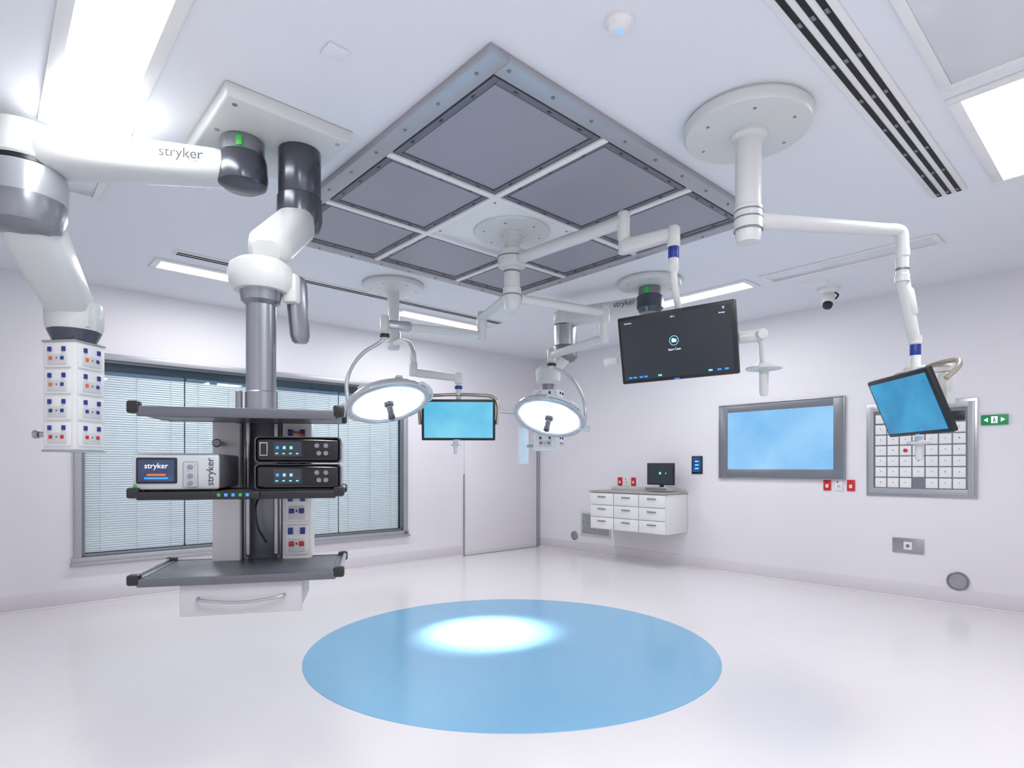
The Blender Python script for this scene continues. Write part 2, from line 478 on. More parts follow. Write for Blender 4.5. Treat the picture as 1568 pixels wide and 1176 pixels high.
def slots(x0, x1, y0, y1, n):
    p = Part('slot_air_diffuser', None, RM, RM @ V(((x0+x1)/2, (y0+y1)/2, H)))
    p.box(((x0+x1)/2, (y0+y1)/2, H-.004), (x1-x0+.03, y1-y0+.03, .008), M_white, .002)
    st = (y1-y0)/n
    for i in range(n):
        y = y0+st*(i+.5)
        p.box(((x0+x1)/2, y, H-.009), (x1-x0, st*.46, .004), M_slot)
        x = x0+.25
        while x < x1: p.box((x, y, H-.012), (.03, st*.26, .004), M_mgrey); x += .35
    p.done()
slots(-4.95, -2.2, -5.935, -5.785, 3)
slots(-5.53, -2.1, -1.50, -1.41, 2)

p = Part('smoke_detector', None, None, (.413, 2.266, H))
p.lathe([(0, 0), (.055, 0), (.055, -.012), (.045, -.02), (.04, -.035), (.02, -.042), (0, -.042)], M_white, T(V((.413, 2.266, H))))
p.lathe([(0, -.0425), (.016, -.0425), (.014, -.045), (0, -.045)], mat('led_blue', (130, 170, 255), .4, em=.8), T(V((.413, 2.266, H))), 20)
p.done()
p = Part('motion_sensor', None, None, (-.734, 2.43, H))
p.box((0, 0, -.006), (.085, .085, .012), M_ceil, .003, T(V((-.734, 2.43, H))) @ RZ(42)); p.done()
p = Part('ceiling_speaker', None, None, (2.81, 5.49, H))
p.lathe([(0, -.004), (.10, -.006), (.115, -.014), (.125, -.01), (.128, 0)], M_white, T(V((2.81, 5.49, H)))); p.done()

g = group('security_camera', (3.05, 5.66, H))
p = Part('body', g)
p.lathe([(0, 0), (.095, 0), (.095, -.025), (.07, -.04), (.03, -.05), (.025, -.09), (0, -.09)], M_white, T(V((3.05, 5.66, H))))
p.lathe([(0, .07), (.04, .07), (.055, .05), (.058, -.03), (.05, -.045), (0, -.045)], M_white, frame_z((3.04, 5.65, H-.125), (.30, .35, .7)))
p.lathe([(0, 0), (.046, 0), (.040, .025), (0, .035)], M_black, frame_z((3.024, 5.63, H-.165), (-.30, -.35, -.7)))
p.pipe([(3.09, 5.66, H-.03), (3.13, 5.64, H-.07), (3.09, 5.64, H-.12)], .008, M_black)
p.done()

# laminar flow diffuser
gx0, gx1, gy0, gy1 = -5.17, -2.75, -4.93, -2.37
g = group('laminar_flow_air_diffuser', RM @ V(((gx0+gx1)/2, (gy0+gy1)/2, H)))
p = Part('outer_frame', g, RM)
fw = .10
for x in (gx0+fw/2, gx1-fw/2): p.box((x, (gy0+gy1)/2, H-.02), (fw, gy1-gy0, .04), M_alu, .004)
for y in (gy0+fw/2, gy1-fw/2): p.box(((gx0+gx1)/2, y, H-.0195), (gx1-gx0-2*fw, fw, .039), M_alu, .004)
for i in range(9):
    f = (i+.5)/9
    for x, y in ((gx0+.04, gy0+f*(gy1-gy0)), (gx1-.04, gy0+f*(gy1-gy0)), (gx0+f*(gx1-gx0), gy0+.04), (gx0+f*(gx1-gx0), gy1-.04)):
        p.lathe([(0, -.006), (.008, -.005), (.009, 0)], M_mgrey, T(V((x, y, H-.04))), 12)
p.done()
bx = [gx0+fw, -4.31, -3.50, gx1-fw]; by = [gy0+fw, -3.95, -3.19, gy1-fw]
p = Part('bars', g, RM)
for x in bx[1:3]: p.box((x, (gy0+gy1)/2, H-.02), (.04, gy1-gy0-2*fw, .042), M_white, .003)
for y in by[1:3]: p.box(((gx0+gx1)/2, y, H-.02), (gx1-gx0-2*fw, .04, .041), M_white, .003)
p.done()
p = Part('perforated_panels', g, RM)
for i in range(3):
    for j in range(3):
        x0, x1, y0, y1 = bx[i]+.02, bx[i+1]-.02, by[j]+.02, by[j+1]-.02
        c = ((x0+x1)/2, (y0+y1)/2)
        if i == 1 and j == 1:
            p.box((c[0], c[1], H-.012), (x1-x0, y1-y0, .02), M_white, .002)
            for sx in (-1, 1):
                for sy in (-1, 1): p.lathe([(0, -.004), (.008, -.003), (.009, 0)], M_mgrey, T(V((c[0]+sx*(x1-x0)*.44, c[1]+sy*(y1-y0)*.42, H-.022))), 10)
            continue
        p.box((c[0], c[1], H-.018), (x1-x0-.05, y1-y0-.05, .012), M_perf)
        for sx in (-1, 1):
            p.box((c[0]+sx*((x1-x0)/2-.018), c[1], H-.02), (.036, y1-y0, .018), M_perfrim, .002)
            p.box((c[0]+sx*((x1-x0)/2-.037), c[1], H-.026), (.004, y1-y0-.06, .006), M_dgrey)
            p.box((c[0], c[1]+sx*((y1-y0)/2-.018), H-.02), (x1-x0-.07, .036, .018), M_perfrim, .002)
            p.box((c[0], c[1]+sx*((y1-y0)/2-.037), H-.026), (x1-x0-.06, .004, .006), M_dgrey)
            for f in (.2, .5, .8):
                p.box((c[0]+sx*((x1-x0)/2-.018), y0+f*(y1-y0), H-.031), (.008, .022, .004), M_dgrey)
                p.box((x0+f*(x1-x0), c[1]+sx*((y1-y0)/2-.018), H-.031), (.022, .008, .004), M_dgrey)
p.done()

# ------------------------------------------------------------ monitors
def monitor(g, c, yaw, tilt, w, h, scr, bez=.018, bzm=None, ui=False, dep=.04):
    MM = T(V(c)) @ RZ(yaw) @ RX(tilt)
    p = Part('monitor', g, MM)
    p.box((0, dep/2, 0), (w, dep, h), bzm or M_black, .008)
    p.box((0, dep+.012, 0), (w*.6, .03, h*.6), M_offw, .008)
    p.box((0, -.0015, 0), (w-2*bez, .004, h-2*bez), scr)
    p.box((w*.0, -.001, -h/2+.006), (.03, .004, .006), M_btn)
    p.done()
    if ui:
        p = Part('interface', g, MM)
        p.lathe([(.028, 0), (.028, .0015), (.025, .0015), (.025, 0)], M_icon, T(V((0, -.004, .025))) @ RX(90))
        p.box((0, -.0045, .024), (.028, .001, .018), M_txt, .0004); p.box((-.006, -.0045, .035), (.012, .001, .006), M_txt)
        for x in (-.29, -.26, -.22, -.19, -.1, .2, .25, .29): p.box((x, -.0045, -h/2+.035), (.022, .001, .010), M_btn if x not in (-.1, .2) else M_icon)
        p.done()
        for b_, x, z, s_ in (('Start Case', 0, -.025, .018), ('Inventory', -.28, h/2-.04, .012), ('OR 3', 0, h/2-.04, .012), ('Settings', .28, h/2-.06, .011)):
            text(g, b_, MM @ T(V((x, -.0045, z))), s_, M_txt)
        text(g, 'X', MM @ T(V((.29, -.0045, h/2-.035))), .02, M_txt)
    return MM

def mount_disc(p, x, y, r, th=.045, m=None):
    m = m or M_cream
    p.lathe([(0, 0), (r*.96, 0), (r*.96, -.012), (r, -.014), (r, -th), (r*.97, -th-.012), (r*.5, -th-.022), (r*.32, -th-.024), (r*.3, -th-.03), (0, -th-.03)], m, T(V((x, y, H))), 64)
    for i in range(6):
        a = i*math.pi/3+.3
        p.lathe([(0, -.003), (.008, -.002), (.008, 0)], M_mgrey, T(V((x+r*.75*math.cos(a), y+r*.75*math.sin(a), H-th-.0165))), 10)

# central hub
HX, HY = 0, 4.24
g = group('surgical_light_ceiling_mount', (HX, HY, H))
p = Part('canopy', g); mount_disc(p, HX, HY, .278, .03); p.done()
p = Part('column', g)
A = T(V((HX, HY, 0)))
p.lathe([(0, 2.96), (.075, 2.96), (.075, 2.90), (.056, 2.885), (.056, 2.84), (.1, 2.83), (.105, 2.80), (.1, 2.725), (.058, 2.71),
         (.058, 2.57), (.066, 2.565), (.066, 2.47), (.058, 2.465), (.058, 2.45), (.05, 2.405), (.03, 2.395), (0, 2.395)], M_cream, A)
p.lathe([(.0585, 2.69), (.061, 2.688), (.061, 2.68), (.0585, 2.678)], M_mgrey, A)
p.lathe([(.0665, 2.52), (.068, 2.518), (.068, 2.512), (.0665, 2.51)], M_mgrey, A)
p.lathe([(.101, 2.79), (.107, 2.788), (.107, 2.782), (.101, 2.78)], M_mgrey, A)
p.done()

def lamp_head(g, c, nrm, r=.31):
    F = frame_z(c, nrm)
    S = F @ Matrix.Scale(r/.31, 4)
    p = Part('lamp_head', g, S)
    p.lathe([(0, -.10), (.055, -.10), (.09, -.085), (.2, -.066), (.27, -.045), (.30, -.02), (.31, 0), (.31, .012), (.30, .022), (.268, .022), (.262, .012)], M_bezel, None, 64)
    p.lathe([(.262, .012), (0, .008)], M_lens, None, 64)
    for rr, n, cr in ((.195, 9, .064), (.095, 5, .054)):
        for i in range(n):
            a = 2*math.pi*i/n
            if n == 9 and i in (2,): continue
            p.lathe([(cr, .010), (cr*.92, .015), (0, .017)], M_cell, T(V((rr*math.cos(a), rr*math.sin(a), 0))), 22)
    p.lathe([(.302, .0225), (.297, .026), (.285, .026), (.278, .0225)], M_lgrey, None, 64)
    for i in range(5):
        a = 2*math.pi*i/5+.4
        p.box((.17, 0, -.073), (.16, .05, .02), M_offw, .006, RZ(math.degrees(a)))
    p.lathe([(0, .01), (.034, .01), (.034, .03), (.024, .04), (.022, .10), (.026, .105), (.026, .135), (.015, .145), (0, .145)], M_dgrey, None, 24)
    for a0 in (.3, 3.4):
        pts = [(.325*math.cos(a0+t*.18), .325*math.sin(a0+t*.18), .0) for t in range(6)]
        pts = [(.29*math.cos(a0-.05), .29*math.sin(a0-.05), 0)]+pts+[(.29*math.cos(a0+.98), .29*math.sin(a0+.98), 0)]
        p.pipe(pts, .011, M_offw)
    p.done()
    return S

SPOT = V((-.19, 4.55, 0))
def spot(g, S, e):
    L = bpy.data.lights.new('lamp_beam', 'SPOT'); L.energy = e; L.shadow_soft_size = .06; L.spot_blend = .6
    pos = (S @ V((0, 0, .17)))
    d = SPOT-pos
    L.spot_size = 2*math.atan(.54/d.length); L.color = (1, .96, .93)
    o = bpy.data.objects.new('lamp_beam', L); SC.objects.link(o); o.parent = g
    o.matrix_parent_inverse = T(-V(g.location)); o.matrix_basis = T(pos) @ d.to_track_quat('-Z', 'Y').to_matrix().to_4x4()

# surgical light on left
g = group('surgical_light', (-.92, 4.4, 1.76))
p = Part('arm', g)
p.cyl((-.02, 4.295, 2.53), (-.252, 4.93, 2.53), .034, M_cream)
p.lathe([(0, 2.58), (.03, 2.58), (.042, 2.56), (.042, 2.44), (.036, 2.43), (.036, 2.35), (.028, 2.335), (0, 2.335)], M_cream, T(V((-.252, 4.93, 0))), 28)
p.arm((-.252, 4.93, 2.386), (-.985, 4.57, 2.386), (.06, .065), (.05, .055), M_cream)
p.arm((-.80, 4.655, 2.388), (-.99, 4.568, 2.388), (.07, .08), (.06, .07), M_lgrey)
p.lathe([(0, 2.45), (.03, 2.45), (.036, 2.44), (.036, 2.33), (.030, 2.325), (.030, 2.30), (.026, 2.27), (0, 2.265)], M_cream, T(V((-.985, 4.55, 0))), 28)
p.lathe([(.031, 2.31), (.038, 2.308), (.038, 2.285), (.03, 2.28)], M_black, T(V((-.985, 4.55, 0))), 28)
p.done()
n1 = V((.26, -.30, -.91)).normalized(); c1 = V((-.925, 4.40, 1.765))
S1 = lamp_head(g, c1, n1, .315)
e1 = c1 + V((-.96, .06, -.25)).normalized()*.32
p = Part('yoke', g)
p.pipe([(-.985, 4.55, 2.28), (-1.03, 4.54, 2.235), (-1.13, 4.50, 2.16), (-1.21, 4.46, 2.05), (-1.245, 4.43, 1.92), (-1.235, 4.42, 1.78), tuple(e1)], .015, M_bezel)
p.cyl(e1+V((-.05, 0, -.01)), e1+V((.05, 0, .01)), .032, M_offw)
p.done()
spot(g, S1, 330)

# surgical light on right
g = group('surgical_light', (.33, 5.2, 1.72))
p = Part('arm', g)
p.cyl((.055, 4.27, 2.50), (.728, 4.65, 2.50), .034, M_cream)
p.lathe([(0, 2.55), (.03, 2.55), (.044, 2.53), (.044, 2.42), (.036, 2.41), (.036, 2.27), (.028, 2.255), (0, 2.255)], M_cream, T(V((.728, 4.65, 0))), 28)
p.arm((.728, 4.65, 2.295), (.361, 5.33, 2.295), (.06, .07), (.055, .06), M_cream)
p.lathe([(0, 2.36), (.03, 2.36), (.04, 2.34), (.04, 2.24), (.032, 2.235), (.032, 2.19), (.02, 2.18), (0, 2.18)], M_cream, T(V((.361, 5.35, 0))), 28)
p.lathe([(.033, 2.225), (.042, 2.22), (.042, 2.20), (.033, 2.195)], M_black, T(V((.361, 5.35, 0))), 28)
p.done()
n2 = V((-.22, -.42, -.87)).normalized(); c2 = V((.328, 5.15, 1.72))
S2 = lamp_head(g, c2, n2, .32)
e2 = c2 + V((.95, .1, -.29)).normalized()*.325
p = Part('yoke', g)
p.pipe([(.361, 5.35, 2.20), (.40, 5.33, 2.17), (.49, 5.3, 2.12), (.57, 5.25, 2.02), (.63, 5.2, 1.88), (.648, 5.18, 1.75), tuple(e2)], .015, M_bezel)
p.cyl(e2+V((-.05, 0, .01)), e2+V((.05, 0, -.01)), .032, M_offw)
p.done()
spot(g, S2, 330)

# big monitor on central hub
g = group('ceiling_mounted_monitor', (.94, 3.4, 1.99))
p = Part('arm', g)
p.cyl((.07, 4.17, 2.765), (.675, 3.55, 2.765), .04, M_cream)
p.lathe([(0, 2.82), (.03, 2.82), (.038, 2.81), (.038, 2.66), (.032, 2.65), (.032, 2.57), (0, 2.56)], M_cream, T(V((.675, 3.55, 0))), 28)
p.arm((.655, 3.56, 2.605), (.935, 3.40, 2.63), (.08, .09), (.06, .075), M_cream)
p.arm((.78, 3.49, 2.635), (.90, 3.43, 2.652), (.05, .03), (.05, .03), M_lgrey)
B = T(V((.935, 3.40, 0)))
p.lathe([(0, 2.67), (.03, 2.67), (.037, 2.66), (.037, 2.56), (.03, 2.55)], M_cream, B, 28)
p.lathe([(.03, 2.555), (.031, 2.55), (.031, 2.49), (.03, 2.485)], M_ringblue, B, 28)
p.lathe([(.029, 2.487), (.03, 2.48), (.03, 2.42), (.02, 2.40), (0, 2.40)], M_cream, B, 28)
p.pipe([(.935, 3.40, 2.43), (.937, 3.40, 2.37), (.955, 3.42, 2.28), (.985, 3.46, 2.17), (.99, 3.47, 2.05)], .02, M_cream)
p.done()
MM = monitor(g, (.94, 3.40, 1.987), -37.8, 11, .70, .40, M_scr_dark, .02, ui=True)
p = Part('handle_bar', g)
p.cyl((.98, 3.47, 2.0), (1.0, 3.52, 2.0), .04, M_offw)
p.pipe([(.63, 3.78, 1.96), (.8, 3.66, 1.985), (1.02, 3.53, 2.01), (1.3, 3.40, 2.02), (1.45, 3.36, 2.03)], .018, M_cream)
p.cyl((.60, 3.80, 1.955), (.68, 3.75, 1.965), .03, M_cream)
p.cyl((1.30, 3.38, 2.02), (1.40, 3.36, 2.03), .034, M_cream)
p.cyl((1.41, 3.40, 2.03), (1.41, 3.30, 2.03), .03, M_offw)
p.pipe([(1.41, 3.36, 2.02), (1.435, 3.38, 1.98), (1.45, 3.41, 1.93), (1.465, 3.43, 1.88)], .014, M_cream)
p.lathe([(0, .03), (.03, .03), (.05, .012), (.10, 0), (.10, -.01), (.03, -.014), (.026, -.03), (.024, -.15), (.018, -.165), (0, -.165)], M_offw, T(V((1.47, 3.43, 1.86))), 32)
p.done()

# small monitor boom at back left
g = group('ceiling_mounted_monitor', (-.45, 4.95, 1.67))
p = Part('canopy', g); mount_disc(p, -1.118, 5.53, .28, .04); p.done()
p = Part('arm', g)
p.lathe([(0, 2.96), (.08, 2.95), (.056, 2.92), (.056, 2.56), (.062, 2.555), (.07, 2.54), (.07, 2.45), (.062, 2.44), (.062, 2.40), (.05, 2.385), (0, 2.38)], M_cream, T(V((-1.118, 5.53, 0))), 32)
p.pipe([(-1.1, 5.50, 2.43), (-1.0, 5.34, 2.42), (-.91, 5.19, 2.36), (-.86, 5.1, 2.26), (-.855, 5.09, 2.16)], .027, M_cream)
p.lathe([(0, 2.19), (.03, 2.19), (.036, 2.18), (.036, 2.07), (0, 2.06)], M_cream, T(V((-.855, 5.09, 0))), 24)
p.arm((-.86, 5.1, 2.10), (-.46, 5.0, 2.035), (.06, .075), (.05, .06), M_cream)
p.lathe([(0, 2.08), (.025, 2.08), (.032, 2.07), (.032, 1.99), (.024, 1.985), (.024, 1.89), (0, 1.89)], M_cream, T(V((-.455, 5.0, 0))), 24)
p.lathe([(.025, 1.97), (.033, 1.965), (.033, 1.945), (.025, 1.94)], M_ringblue, T(V((-.455, 5.0, 0))), 24)
p.pipe([(-.78, 4.99, 1.64), (-.785, 4.99, 1.80), (-.74, 4.99, 1.875), (-.6, 4.99, 1.89), (-.455, 5.0, 1.895), (-.3, 4.99, 1.89), (-.17, 4.99, 1.875), (-.12, 4.99, 1.80), (-.125, 4.99, 1.64)], .015, M_tan)
p.cyl((-.455, 5.01, 1.9), (-.455, 5.02, 1.68), .022, M_offw)
p.box((-.455, 5.005, 1.66), (.68, .02, .04), M_offw, .006)
p.done()
monitor(g, (-.45, 4.945, 1.675), 3, 6, .62, .345, M_scr_cyan, .022)
p = Part('sterile_handle', g)
p.lathe([(0, 1.51), (.02, 1.51), (.02, 1.475), (.04, 1.47), (.04, 1.46), (.018, 1.455), (.016, 1.39), (0, 1.385)], M_offw, T(V((-.475, 4.95, 0))), 20)
p.done()

# right monitor boom
g = group('ceiling_mounted_monitor', (2.034, 3.015, 1.6))
p = Part('canopy', g); mount_disc(p, 1.166, 2.92, .30, .055); p.done()
p = Part('arm', g)
p.lathe([(0, 2.93), (.085, 2.925), (.085, 2.905), (.061, 2.89), (.061, 2.56), (.067, 2.555), (.067, 2.45), (.061, 2.445), (.061, 2.42), (.054, 2.385), (.03, 2.38), (0, 2.38)], M_cream, T(V((1.166, 2.9, 0))), 40)
for z in (2.54, 2.505, 2.45): p.lathe([(.0675, z), (.069, z-.002), (.069, z-.006), (.0675, z-.008)], M_mgrey, T(V((1.166, 2.9, 0))), 40)
p.cyl((1.2, 2.905, 2.495), (1.95, 3.015, 2.495), .040, M_cream, r1=.030)
p.pipe([(1.9, 3.008, 2.495), (1.97, 3.017, 2.495), (2.0, 3.02, 2.48), (2.005, 3.02, 2.43), (2.005, 3.02, 2.36)], .031, M_cream)
C = T(V((2.005, 3.02, 0)))
p.lathe([(0, 2.40), (.034, 2.40), (.034, 2.36), (.03, 2.355), (.03, 2.27), (.034, 2.265), (.034, 2.23), (0, 2.225)], M_cream, C, 28)
p.lathe([(.0305, 2.30), (.0325, 2.298), (.0325, 2.29), (.0305, 2.288)], M_mgrey, C, 28)
p.arm((2.0, 3.02, 2.28), (2.098, 3.06, 1.92), (.055, .06), (.048, .05), M_cream)
p.arm((2.03, 3.03, 2.20), (2.07, 3.045, 2.06), (.058, .064), (.054, .06), M_offw)
D_ = T(V((2.10, 3.06, 0)))
p.lathe([(0, 1.965), (.03, 1.96), (.03, 1.92), (.024, 1.915)], M_cream, D_, 24)
p.lathe([(.024, 1.918), (.025, 1.915), (.025, 1.865), (.024, 1.86)], M_ringblue, D_, 24)
p.lathe([(.023, 1.862), (.024, 1.86), (.024, 1.81), (.03, 1.80), (.03, 1.775), (0, 1.77)], M_cream, D_, 24)
p.arm((2.07, 3.10, 1.785), (2.19, 2.92, 1.775), (.05, .045), (.05, .045), M_cream)
p.box((2.165, 2.93, 1.67), (.05, .07, .16), M_cream, .012)
p.arm((2.165, 2.95, 1.60), (2.07, 3.0, 1.60), (.06, .06), (.06, .06), M_cream)
p.done()
monitor(g, (2.022, 3.015, 1.595), -94, 22, .525, .33, M_scr_deep, .022, dep=.03)
p = Part('handle', g)
p.pipe([(2.06, 2.79, 1.70), (2.12, 2.79, 1.76), (2.14, 2.83, 1.795), (2.14, 2.93, 1.80), (2.12, 3.0, 1.79)], .013, M_tan)
p.pipe([(2.06, 3.25, 1.70), (2.10, 3.26, 1.76), (2.12, 3.22, 1.785), (2.12, 3.15, 1.79), (2.11, 3.08, 1.785)], .013, M_tan)
p.lathe([(0, 1.44), (.02, 1.44), (.02, 1.42), (.055, 1.41), (.055, 1.40), (.02, 1.395), (.018, 1.32), (0, 1.315)], M_offw, T(V((2.12, 3.06, 0))), 24)
p.done()

# ------------------------------------------------------------ service heads
def sockets(p, F, n, cols=1, w=.17, pitch=.13):
    """F: frame with x right, -y outward, z up, origin at centre-bottom of face"""
    for i in range(n):
        z = pitch*(i+.5)
        for cidx in range(cols):
            x = (cidx-(cols-1)/2)*(w/cols)
            cw = w/cols*.9
            p.box((x, -.004, z), (cw, .008, pitch*.90), M_white, .003, F)
            p.box((x, -.010, z-.022), (cw*.72, .006, pitch*.4), M_offw, .002, F)
            for s_ in (-1, 1):
                p.box((x+s_*cw*.27, -.013, z+.036), (.018, .012, .026), M_blue, .002, F)
                mm = (M_orange, M_blue, M_red)[0 if i > 1 else (1 if i == 1 else 2)]
                if i > 1 and s_ > 0: mm = M_blue
                p.box((x+s_*cw*.22, -.014, z-.015), (.020, .008, .020), mm, .003, F)
            p.box((x, -.0135, z-.015), (.006, .002, .008), M_black, 0, F)

# ceiling plate shared by the two booms at left
g = group('boom_ceiling_mount', RM @ V((-5.585, -3.63, H)))
p = Part('cover_plate', g, RM)
p.box((-5.585, -3.63, H-.03), (.62, .67, .06), M_cream, .010, None, 2, .96)
for sx in (-1, 1):
    for sy in (-1, 0, 1): p.lathe([(0, -.004), (.012, -.003), (.012, 0)], M_lgrey, T(V((-5.585+sx*.25, -3.63+sy*.27, H-.06))), 14)
p.done()

# utility service boom (left)
g = group('medical_service_boom', (-2.33, 2.84, 2.6))
J = T(V((-1.375, 3.0, 0)))
p = Part('ceiling_joint', g)
p.lathe([(0, 2.94), (.10, 2.94), (.105, 2.93), (.105, 2.86), (.10, 2.855)], M_colgrey, J)
p.lathe([(.10, 2.865), (.11, 2.86), (.118, 2.83), (.122, 2.75), (.115, 2.715), (.09, 2.70), (0, 2.695)], M_dgrey, J)
p.box((-1.345, 2.899, 2.893), (.03, .012, .05), M_green, .003)
p.done()
p = Part('upper_arm', g)
p.arm((-1.36, 3.0, 2.79), (-2.40, 2.83, 2.805), (.19, .15), (.26, .22), M_cream, n=3)
p.lathe([(0, 2.92), (.10, 2.92), (.15, 2.90), (.165, 2.87), (.168, 2.74), (.16, 2.73)], M_cream, T(V((-2.36, 2.84, 0))), 48)
p.done()
text(g, 'stryker', T(V((-1.60, 2.838, 2.797))) @ RZ(11.3), .068, M_txtdark)
K = T(V((-2.36, 2.84, 0)))
p = Part('elbow_joint', g)
p.lathe([(.15, 2.735), (.158, 2.73), (.158, 2.71), (.15, 2.705)], M_black, K, 48)
p.lathe([(.15, 2.71), (.172, 2.70), (.178, 2.66), (.175, 2.56)], M_lgrey, K, 48)
p.lathe([(.175, 2.56), (.172, 2.50), (.15, 2.44), (.10, 2.41), (0, 2.40)], M_colgrey, K, 48)
p.done()
p = Part('lower_arm', g)
p.arm((-2.36, 2.86, 2.50), (-2.55, 3.43, 2.16), (.26, .24), (.22, .19), M_cream, n=3)
Q = T(V((-2.53, 3.4, 0)))
p.lathe([(0, 2.25), (.10, 2.245), (.135, 2.22), (.145, 2.17), (.14, 2.08), (.13, 2.06)], M_cream, Q, 40)
p.lathe([(.13, 2.065), (.132, 2.06), (.11, 2.01), (.10, 1.99), (0, 1.985)], M_dgrey, Q, 40)
p.box((-2.42, 3.38, 2.14), (.05, .12, .14), M_offw, .015)
p.done()
HD = T(V((-2.53, 3.4, 1.375))) @ RZ(-8.3)
p = Part('service_head', g)
p.box((0, 0, .305), (.205, .205, .61), M_white, .008, HD)
p.box((0, 0, .614), (.215, .215, .012), M_lgrey, .004, HD)
p.box((0, 0, -.004), (.215, .215, .012), M_lgrey, .004, HD)
sockets(p, HD @ T(V((0, -.103, .015))), 4, 1, .185, .147)
sockets(p, HD @ RZ(90) @ T(V((0, -.103, .015))), 4, 1, .185, .147)
p.cyl(HD @ V((-.10, -.05, .09)), HD @ V((-.15, -.08, .09)), .016, M_steel)
p.cyl(HD @ V((-.15, -.08, .09)), HD @ V((-.175, -.09, .09)), .024, M_steel)
p.done()

# rear service boom
g = group('medical_service_boom', (.9, 5.6, 2.8))
p = Part('canopy', g); mount_disc(p, 1.273, 5.43, .285, .04); p.done()
p = Part('arms', g)
J = T(V((1.273, 5.43, 0)))
p.lathe([(0, 2.95), (.1, 2.94), (.105, 2.86), (.10, 2.855)], M_mgrey, J)
p.lathe([(.10, 2.865), (.12, 2.85), (.125, 2.74), (.09, 2.70), (0, 2.695)], M_dgrey, J)
p.box((1.22, 5.337, 2.89), (.04, .014, .06), M_green, .003)
p.arm((1.25, 5.44, 2.78), (.5, 5.95, 2.78), (.17, .15), (.2, .18), M_cream, n=3)
K = T(V((.54, 5.93, 0)))
p.lathe([(0, 2.86), (.08, 2.86), (.12, 2.83), (.122, 2.72), (.115, 2.71)], M_cream, K)
p.lathe([(.10, 2.715), (.118, 2.70), (.118, 2.50)], M_lgrey, K)
p.lathe([(.118, 2.50), (.125, 2.48), (.12, 2.38), (.08, 2.34), (0, 2.33)], M_mgrey, K)
p.arm((.54, 5.93, 2.42), (.38, 5.86, 2.22), (.16, .15), (.15, .13), M_cream, n=3)
p.lathe([(0, 2.29), (.09, 2.28), (.125, 2.24), (.12, 2.13), (.09, 2.10), (0, 2.09)], M_cream, T(V((.36, 5.85, 0))))
p.cyl((.36, 5.85, 2.10), (.36, 5.85, 2.0), .06, M_mgrey)
p.done()
text(g, 'stryker', T(V((1.04, 5.452, 2.80))) @ RZ(-34.2), .075, M_txtdark)
HD = T(V((.36, 5.85, 1.44))) @ RZ(-20)
p = Part('service_head', g)
p.box((0, 0, .30), (.25, .2, .6), M_white, .008, HD)
sockets(p, HD @ T(V((0, -.1, .015))), 4, 1, .2, .147)
sockets(p, HD @ RZ(90) @ T(V((0, -.125, .015))), 4, 1, .17, .147)
p.box((-.14, 0, .05), (.16, .05, .03), M_lgrey, .006, HD)
p.done()

# ------------------------------------------------------------ equipment boom with shelves
g = group('equipment_boom', (-.968, 2.184, .93))
J = T(V((-1.12, 3.1, 0)))
p = Part('ceiling_joint', g)
p.lathe([(0, 2.94), (.105, 2.94), (.107, 2.93), (.107, 2.70), (.104, 2.695)], M_dgrey, J)
p.lathe([(.104, 2.70), (.113, 2.69), (.115, 2.58), (.10, 2.53), (.06, 2.515), (0, 2.51)], M_dgrey, J)
p.done()
CX, CY = -.999, 2.341
p = Part('arm', g)
p.arm((-1.12, 3.08, 2.56), (CX+.02, CY, 2.14), (.19, .17), (.17, .14), M_cream, n=3)
J2 = T(V((CX, CY, 0)))
p.lathe([(0, 2.10), (.09, 2.095), (.117, 2.075), (.122, 2.04), (.118, 2.0), (.10, 1.975), (0, 1.97)], M_cream, J2)
p.lathe([(.08, 1.975), (.078, 1.965), (.074, 1.935), (.056, 1.92)], M_colgrey, J2)
p.arm((CX+.11, CY+.07, 2.06), (CX+.125, CY+.09, 1.79), (.06, .09), (.045, .08), M_colgrey, n=3)
p.box((CX+.105, CY+.05, 2.0), (.06, .08, .12), M_cream, .015)
p.done()
p = Part('column', g)
p.lathe([(.056, 1.93), (.056, 1.58), (.060, 1.575), (.060, 1.50), (0, 1.50)], M_colgrey, J2, 40)
p.done()
EM = T(V((-.968, 2.184, 0))) @ RZ(14)
p = Part('service_column', g, EM)
p.box((-.115, .21, 1.185), (.10, .15, .55), M_white, .006)
p.box((.145, .21, 1.185), (.11, .15, .55), M_white, .006)
p.box((.015, .24, 1.185), (.16, .09, .55), M_mgrey, .004)
for x in (-.05, .075): p.box((x, .18, 1.185), (.018, .03, .55), M_lgrey, .003)
p.cyl((-.04, .155, .93), (-.04, .155, 1.46), .010, M_steel, seg=14); p.cyl((.065, .155, .93), (.065, .155, 1.46), .010, M_steel, seg=14)
F = T(V((.145, .134, .925)))
sockets(p, F, 4, 1, .095, .13)
p.box((.01, .19, 1.475), (.36, .19, .03), M_cream, .006)
p.cyl((-.07, .14, 1.45), (-.07, .14, 1.58), .013, M_mgrey, seg=16); p.cyl((.06, .14, 1.45), (.06, .14, 1.58), .013, M_mgrey, seg=16)
p.cyl((-.13, .135, 1.37), (-.13, .06, 1.37), .010, M_steel); p.cyl((-.13, .06, 1.37), (-.13, .045, 1.37), .016, M_mgrey)
p.pipe([(.01, .17, 1.18), (-.01, .14, 1.12), (0, .14, 1.04), (.03, .15, .98)], .004, M_black)
p.pipe([(.13, .12, 1.42), (.16, .08, 1.41), (.19, .09, 1.39)], .004, M_orange)
p.done()
